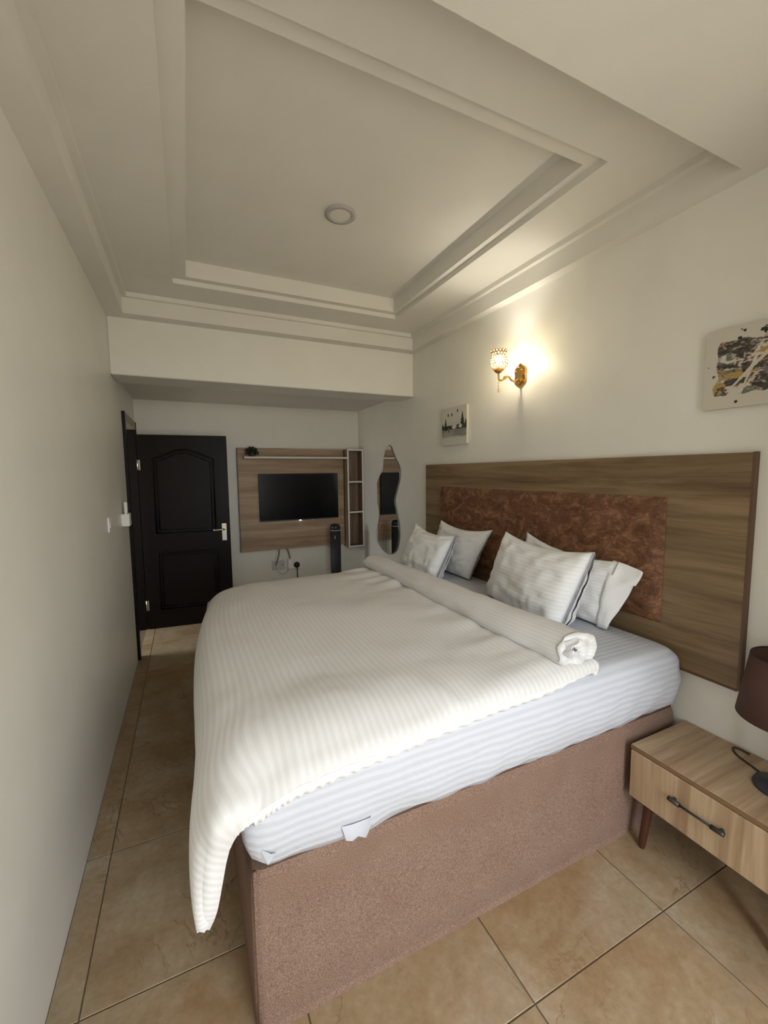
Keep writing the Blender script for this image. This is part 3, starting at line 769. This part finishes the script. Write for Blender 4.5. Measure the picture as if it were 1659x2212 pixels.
# ================================================================ PAINTINGS
def painting(name, label, y0, y1, z0, z1, x0, func, n=150):
    t = thing(name, label, 'painting', (W, (y0+y1)/2, z0))
    MB().bbox(x0+.001, W-.001, y0, y1, z0, z1, .002).build('canvas', M['canvas'], t)
    ny = n; nz_ = max(20, int(n*(z1-z0)/(y1-y0))); v = []; c = []
    for i in range(ny):
        for j in range(nz_):
            u = i/(ny-1); w = j/(nz_-1); v.append((x0, y1+(y0-y1)*u, z0+(z1-z0)*w)); c.append(func(u, w))
    o = obj('painted_face', v, grid_faces(ny, nz_), M['painting'], t)
    at = o.data.color_attributes.new('paint', 'FLOAT_COLOR', 'POINT')
    at.data.foreach_set('color', np.array([(*q, 1) for q in c], np.float32).ravel())
    return t
def lerp(a, b, k): k = max(0, min(1, k)); return tuple(x+(y-x)*k for x, y in zip(a, b))
def small_paint(u, w):
    sky = (.62, .59, .51); c = sky
    hz = .47+.02*nz(u*9, 0, 0)
    c = lerp(c, (.48, .50, .44), .8*max(0, 1-abs(w-.55)/.14)*(.6+.6*nz(u*6, w*6, 1)))
    trees = 0
    for tu, hgt, wd in ((.16, .74, .10), (.84, .86, .13), (.97, .66, .10), (.03, .60, .10)):
        if hz-.06 < w < hgt:
            k = (hgt-w)/(hgt-hz+.05); 
            if abs(u-tu) < wd*k*(.75+.5*nz(u*22, w*26, 2)): trees = 1
    if hz-.07 < w < hz+.05+.03*nz(u*12, w*8, 3): trees = 1
    arch = ((u-.52)/.10)**2+((w-.475)/.06)**2 < 1 or ((u-.76)/.07)**2+((w-.475)/.045)**2 < 1
    if arch: trees = 0; c = (.62, .60, .55)
    if trees: c = lerp((.012, .014, .012), (.05, .065, .045), .5+nz(u*20, w*20, 4))
    for pu, ph in ((.27, .80), (.42, .80), (.65, .88)):
        if ((u-pu)/.028)**2+((w-ph)/.042)**2 < 1: c = (.07, .06, .04)
        if abs(u-pu) < .006 and hz < w < ph: c = lerp(c, (.30, .29, .25), .4)
    if w < hz-.06:
        g = .28+.10*nz(u*2, w*12, 5); c = (g*1.04, g, g*.93)
        if w < .25: c = lerp(c, (.62, .60, .54), (.25-w)/.07+.4*nz(u*4, w*9, 6))
    if abs(u-.30) < .025 and .33 < w < .46: c = (.38, .12, .10) if w > .39 else (.09, .07, .06)
    if abs(u-.58) < .012 and .30 < w < .46: c = (.14, .13, .11)
    return c
painting('painting', 'small unframed canvas of dark trees and an arch over grey water', 2.68, 3.022, 1.79, 2.09, 2.412, small_paint, 130)
def big_paint(u, w):
    bg = (.60, .555, .47); c = bg
    inside = .10 < u+.05*nz(u*5, w*5, 0) and .17+.05*nz(u*9, 0, 1) < w < .84+.10*nz(u*7, 0, 2)
    if inside:
        uw = u+.10*nz(u*9, w*9, 20.)+.03*nz(u*30, w*30, 21.); ww = w+.08*nz(u*8, w*9, 22.)+.03*nz(u*34, w*30, 23.)
        k = nz(uw*6, ww*9, 3.)+.6*nz(uw*16, ww*22, 4.)+.35*nz(u*40, w*48, 24.)
        ed = min(1, (u-.08)/.10)
        if k*ed > .02: c = lerp((.022, .018, .018), (.10, .085, .07), .5+nz(u*30, w*30, 5))
        elif k*ed > -.16: c = lerp((.30, .17, .09), (.42, .37, .30), .5+nz(u*12, w*12, 6))
        elif nz(u*8, w*8, 8.) > .25: c = (.14, .16, .13)
        if nz(uw*6, ww*11, 9.) > .38: c = (.40, .27, .08)
        if nz(uw*7+3, ww*9, 11.) > .40: c = (.16, .13, .17)
    for (a, b, e, d, wd) in ((.17, .20, .62, .93, .016), (.27, .18, .36, .60, .010), (.36, .60, .55, .63, .008), (.20, .25, .34, .50, .006), (.5, .52, .9, .6, .012), (.45, .30, .95, .42, .012)):
        L2 = (e-a)**2+(d-b)**2; t = max(0, min(1, ((u-a)*(e-a)+(w-b)*(d-b))/L2)); dd = math.hypot(u-a-t*(e-a), w-b-t*(d-b))
        if dd < wd*(.5+.8*t+.4*nz(u*30, w*30, 12)): c = (.60, .55, .46)
    for (a, b, rr_) in ((.27, .93, .016), (.24, .07, .016), (.07, .42, .016), (.25, .95, .008), (.40, .88, .035), (.24, .85, .02), (.03, .55, .008)):
        if math.hypot((u-a)*1.3, w-b) < rr_*(1+.9*nz(u*40, w*40, 13)): c = (.02, .018, .02)
    return c
painting('painting', 'larger abstract canvas of black and ochre strokes, cut by the right edge', .56, 1.045, 1.815, 2.125, 2.410, big_paint, 230)

# ================================================================ MIRROR
def closed_spline(pts, n):
    P = np.array(pts, float); m = len(P); out = []
    for k in range(n):
        t = k/n*m; i = int(t) % m; u = t-int(t); p0, p1, p2, p3 = P[i-1], P[i], P[(i+1) % m], P[(i+2) % m]
        out.append(tuple(.5*((2*p1)+(-p0+p2)*u+(2*p0-5*p1+4*p2-p3)*u*u+(-p0+3*p1-3*p2+p3)*u**3)))
    return out
mo = [(4.09, 1.862), (4.165, 1.80), (4.20, 1.70), (4.225, 1.60), (4.33, 1.52), (4.405, 1.41), (4.40, 1.28), (4.345, 1.14), (4.36, 1.02), (4.425, .90), (4.40, .78), (4.25, .70), (4.09, .68), (3.93, .735), (3.85, .87), (3.845, 1.02), (3.90, 1.16), (3.935, 1.28), (3.88, 1.40), (3.82, 1.52), (3.83, 1.63), (3.92, 1.72), (3.985, 1.80), (4.02, 1.845)]
mo = closed_spline(mo, 96)
mir = thing('mirror', 'wavy frameless mirror on the wall beyond the headboard', 'mirror', (W, 4.1, .68))
MB().prism(mo, W-.014, W-.001, 'x').build('backing', M['mirror_edge'], mir)
cy_, cz_ = 4.1, 1.25
g = [(cy_+(a-cy_)*.975, cz_+(b-cz_)*.99) for a, b in mo]
MB().prism(g, W-.017, W-.0142, 'x').build('glass', M['mirror'], mir)

# ================================================================ TELEVISION WALL
tvp = thing('television_wall_unit', 'oak laminate wall panel with a shelf behind the television', 'wall panel', (1.6, YF, .68))
MB().bbox(.972, 2.215, YF-.045, YF-.025, .685, 1.862, .002).build('back_panel', M['oak_x'], tvp)
for z in (.76, 1.70): MB().box(1.02, 2.17, YF-.025, YF-.001, z, z+.04).build('wall_batten', M['edge'], tvp)
MB().box(.966, .972, YF-.047, YF-.025, .685, 1.862).build('edge_strip', M['edge'], tvp)
shf = MB().bbox(1.03, 2.225, YF-.160, YF-.045, 1.742, 1.762, .002).build('shelf', M['oak_x'], tvp)
MB().box(1.03, 2.225, YF-.163, YF-.1602, 1.742, 1.762).build('shelf_edge', M['white_edge'], shf)
BX0, BX1, BZ0, BZ1, BY = 2.222, W-.004, .655, 1.858, YF-.165
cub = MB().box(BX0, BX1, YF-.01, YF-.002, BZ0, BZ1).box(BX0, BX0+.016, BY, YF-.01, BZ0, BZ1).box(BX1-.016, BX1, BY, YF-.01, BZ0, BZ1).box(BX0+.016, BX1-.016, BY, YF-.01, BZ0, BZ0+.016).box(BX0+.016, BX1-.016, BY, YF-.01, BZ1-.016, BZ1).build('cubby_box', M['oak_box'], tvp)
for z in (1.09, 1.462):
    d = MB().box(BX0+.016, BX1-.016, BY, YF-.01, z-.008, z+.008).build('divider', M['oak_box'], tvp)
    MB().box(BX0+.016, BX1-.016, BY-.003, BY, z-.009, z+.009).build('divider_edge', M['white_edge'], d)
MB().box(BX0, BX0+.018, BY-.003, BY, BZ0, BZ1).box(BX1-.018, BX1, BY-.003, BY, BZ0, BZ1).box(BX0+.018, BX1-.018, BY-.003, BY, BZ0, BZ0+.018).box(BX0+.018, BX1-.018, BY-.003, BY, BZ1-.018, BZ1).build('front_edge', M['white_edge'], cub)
tv = thing('television', 'flat black television mounted on the oak panel', 'television', (1.655, YF-.05, 1.02))
MB().bbox(1.186, 2.128, YF-.078, YF-.058, 1.024, 1.570, .004).build('housing', M['black_plastic'], tv)
MB().box(1.35, 1.96, YF-.058, YF-.0455, 1.12, 1.42).build('wall_bracket', M['black_matte'], tv)
MB().box(1.192, 2.122, YF-.0795, YF-.0782, 1.036, 1.564).build('screen', M['screen'], tv)
MB().bbox(1.64, 1.664, YF-.0805, YF-.066, 1.014, 1.0235, .002).build('standby_light', M['led'], tv)
MB().bbox(1.79, 1.815, YF-.078, YF-.066, 1.008, 1.0235, .002).build('sensor', M['chrome'], tv)
# plant on the shelf
pt = thing('potted_plant', 'small bushy green plant at the left end of the shelf', 'plant', (1.12, YF-.11, 1.762))
MB().lathe((1.12, YF-.11, 1.762), [(.022, 0), (.03, .01), (.034, .035), (.032, .036), (.02, .03)], 16).build('pot', M['pot'], pt, True)
m = MB()
for k in range(170):
    th = random.uniform(0, 6.28); ph = random.uniform(-.3, 1.4); r_ = random.uniform(.03, .075)
    c = Vector((1.12+r_*math.cos(th)*math.cos(ph)*1.1, YF-.11+r_*.55*math.sin(th)*math.cos(ph), 1.80+r_*.95*math.sin(ph)))
    a = Vector((random.gauss(0, 1), random.gauss(0, 1), random.gauss(0, .6))).normalized()*.018; b = a.cross(Vector((random.gauss(0, 1), random.gauss(0, 1), 1))).normalized()*.009
    m.add([c-a, c+b, c+a, c-b, c+a.cross(b).normalized()*.004], [(0, 1, 4), (1, 2, 4), (2, 3, 4), (3, 0, 4)])
fo = m.build('foliage', M['leaf'], pt); fo['kind'] = 'stuff'
# sockets, plug and cables
s1 = thing('wall_socket', 'single grey outlet plate with cables under the panel', 'outlet', (1.385, YF, .49), 'outlets under the television')
MB().bbox(1.315, 1.465, YF-.010, YF-.0005, .435, .545, .003).build('plate', M['grey_plastic'], s1)
MB().lathe((1.435, YF-.012, .49), [(.006, 0), (.006, -.004)], 10, 'y').build('jack', M['black_matte'], s1)
s2 = thing('wall_socket', 'double white power outlet holding an adaptor and black plug', 'outlet', (1.55, YF, .5), 'outlets under the television')
MB().bbox(1.49, 1.665, YF-.010, YF-.0005, .425, .555, .003).build('plate', M['white_plastic'], s2)
for x in (1.535, 1.62): MB().bbox(x-.010, x+.010, YF-.015, YF-.0102, .525, .545, .002).build('switch', M['white_plastic'], s2)
ad = tag(MB().bbox(1.492, 1.552, YF-.075, YF-.0105, .44, .555, .005).build('power_adaptor', M['white_plastic']), 'white adaptor plugged into the double outlet', 'adaptor')
pg = thing('power_plug', 'round black plug with a black cord in the double outlet', 'plug', (1.605, YF-.011, .48))
MB().lathe((1.605, YF-.011, .475), [(.034, 0), (.036, -.012), (.032, -.032), (.015, -.04)], 20, 'y').build('plug_body', M['black_plastic'], pg, True)
MB().tube(smooth_path([(1.605, YF-.035, .45), (1.605, YF-.045, .38), (1.60, YF-.05, .30), (1.575, YF-.05, .20), (1.58, YF-.05, .05), (1.60, YF-.06, .01)], 24), .006, 8).build('cord', M['cable_black'], pg, True)
for pts, r_, mt, lb in (([(1.40, YF-.03, .70), (1.395, YF-.03, .62), (1.37, YF-.035, .54), (1.355, YF-.02, .49)], .007, 'cable_grey', 'grey cable dropping from the panel into the single outlet'),
                      ([(1.375, YF-.03, .70), (1.37, YF-.03, .62), (1.355, YF-.03, .53)], .0035, 'white_plastic', 'thin white cable left of the grey one below the panel'),
                      ([(1.485, YF-.03, .70), (1.51, YF-.035, .63), (1.522, YF-.045, .565)], .009, 'cable_grey', 'thick grey cable running from the panel to the adaptor'),
                      ([(1.36, YF-.02, .465), (1.39, YF-.03, .405), (1.43, YF-.035, .385), (1.47, YF-.035, .395), (1.505, YF-.04, .44)], .004, 'grey_plastic', 'thin pale cable looping between the two outlets')):
    tag(MB().tube(smooth_path(pts, 16), r_, 8).build('cable', M[mt], None, True), lb, 'cable', 'cables under the television')
# tower speaker
tsx, tsy = 2.013, 4.70
ts = thing('tower_speaker', 'slim black tower speaker standing between bed and television wall', 'speaker', (tsx, tsy, 0))
MB().lathe((tsx, tsy, 0), [(.10, 0), (.10, .015), (.065, .022), (.0625, .03)], 32).build('foot', M['black_plastic'], ts, True)
MB().lathe((tsx, tsy, 0), [(.0622, .03), (.0622, .895)], 32).build('grille_body', M['black_matte'], ts, True)
MB().lathe((tsx, tsy, 0), [(.0632, .895), (.0632, .905)], 32).build('silver_band', M['chrome'], ts, True)
MB().lathe((tsx, tsy, 0), [(.0622, .905), (.0625, .93), (.058, .952), (.045, .967), (.022, .974), (.002, .976)], 32).build('cap', M['black_plastic'], ts, True)
lg = MB()
for k in range(3): lg.box(tsx-.006-.022, tsx+.004-.022, tsy-.0615, tsy-.0585, .805+k*.013, .813+k*.013)
lg.build('logo', M['grey_plastic'], ts)

# ================================================================ SMALL WALL AND CEILING FITTINGS
dl = thing('ceiling_downlight', 'round unlit downlight in the centre of the tray ceiling', 'downlight', (1.255, 2.225, ZC))
dcx, dcy = 1.255, 2.225
m = MB(); n = 40
for r_, z in ((.080, ZC-.001), (.080, ZC-.012), (.058, ZC-.012), (.055, ZC-.006)):
    for k in range(n): th = 2*math.pi*k/n; m.v.append((dcx+r_*math.cos(th), dcy+r_*math.sin(th), z))
for i in range(3):
    for k in range(n): m.f.append((i*n+k, i*n+(k+1) % n, (i+1)*n+(k+1) % n, (i+1)*n+k))
m.build('ring', M['downlight'], dl, True)
MB().lathe((dcx, dcy, ZC-.008), [(.056, 0), (.056, .006)], 40).build('diffuser', M['diffuser'], dl)
sw = thing('light_switch', 'flat white switch plate on the left wall', 'switch', (0, 3.06, 1.27))
MB().bbox(.0005, .009, 3.01, 3.10, 1.225, 1.315, .002).build('plate', M['white_plastic'], sw)
MB().bbox(.009, .012, 3.03, 3.08, 1.25, 1.29, .001).build('rocker', M['white_plastic'], sw)
rh = thing('remote_holder', 'small white holder on the left wall near the door', 'holder', (0, 3.66, 1.20))
MB().box(.0005, .004, 3.615, 3.725, 1.195, 1.285).box(.004, .05, 3.615, 3.619, 1.195, 1.285).box(.004, .05, 3.721, 3.725, 1.195, 1.285).box(.046, .05, 3.619, 3.721, 1.195, 1.285).box(.004, .046, 3.619, 3.721, 1.195, 1.200).build('pocket', M['white_plastic'], rh)
rc = thing('remote_control', 'white remote control standing in the wall holder', 'remote', (.025, 3.66, 1.20))
MB().bbox(.016, .036, 3.645, 3.695, 1.202, 1.372, .004).build('body', M['white_plastic'], rc)
MB().box(.0361, .0375, 3.652, 3.688, 1.315, 1.358).build('display', M['grey_plastic'], rc)
# rug at the foot of the bed
rg = thing('rug', 'shaggy brown rug peeping out past the foot of the bed', 'rug', (.62, 3.3, 0))
v = []; f = []; NA, NB = 26, 60
for i in range(NA):
    for j in range(NB):
        a = i/(NA-1); b = j/(NB-1); e = min(a, 1-a, b*2.8, (1-b)*2.8)
        x = .448+.088*a+.012*nz(b*14, a*5, 0); y = 2.92+.74*b+.015*nz(a*9, b*4, 2)
        v.append((x, y, .003+(.028*min(1, e*9))*(1+.55*nz(x*40, y*40, 1))))
f = grid_faces(NA, NB)
o = obj('pile', v, f, M['rug'], rg, False)
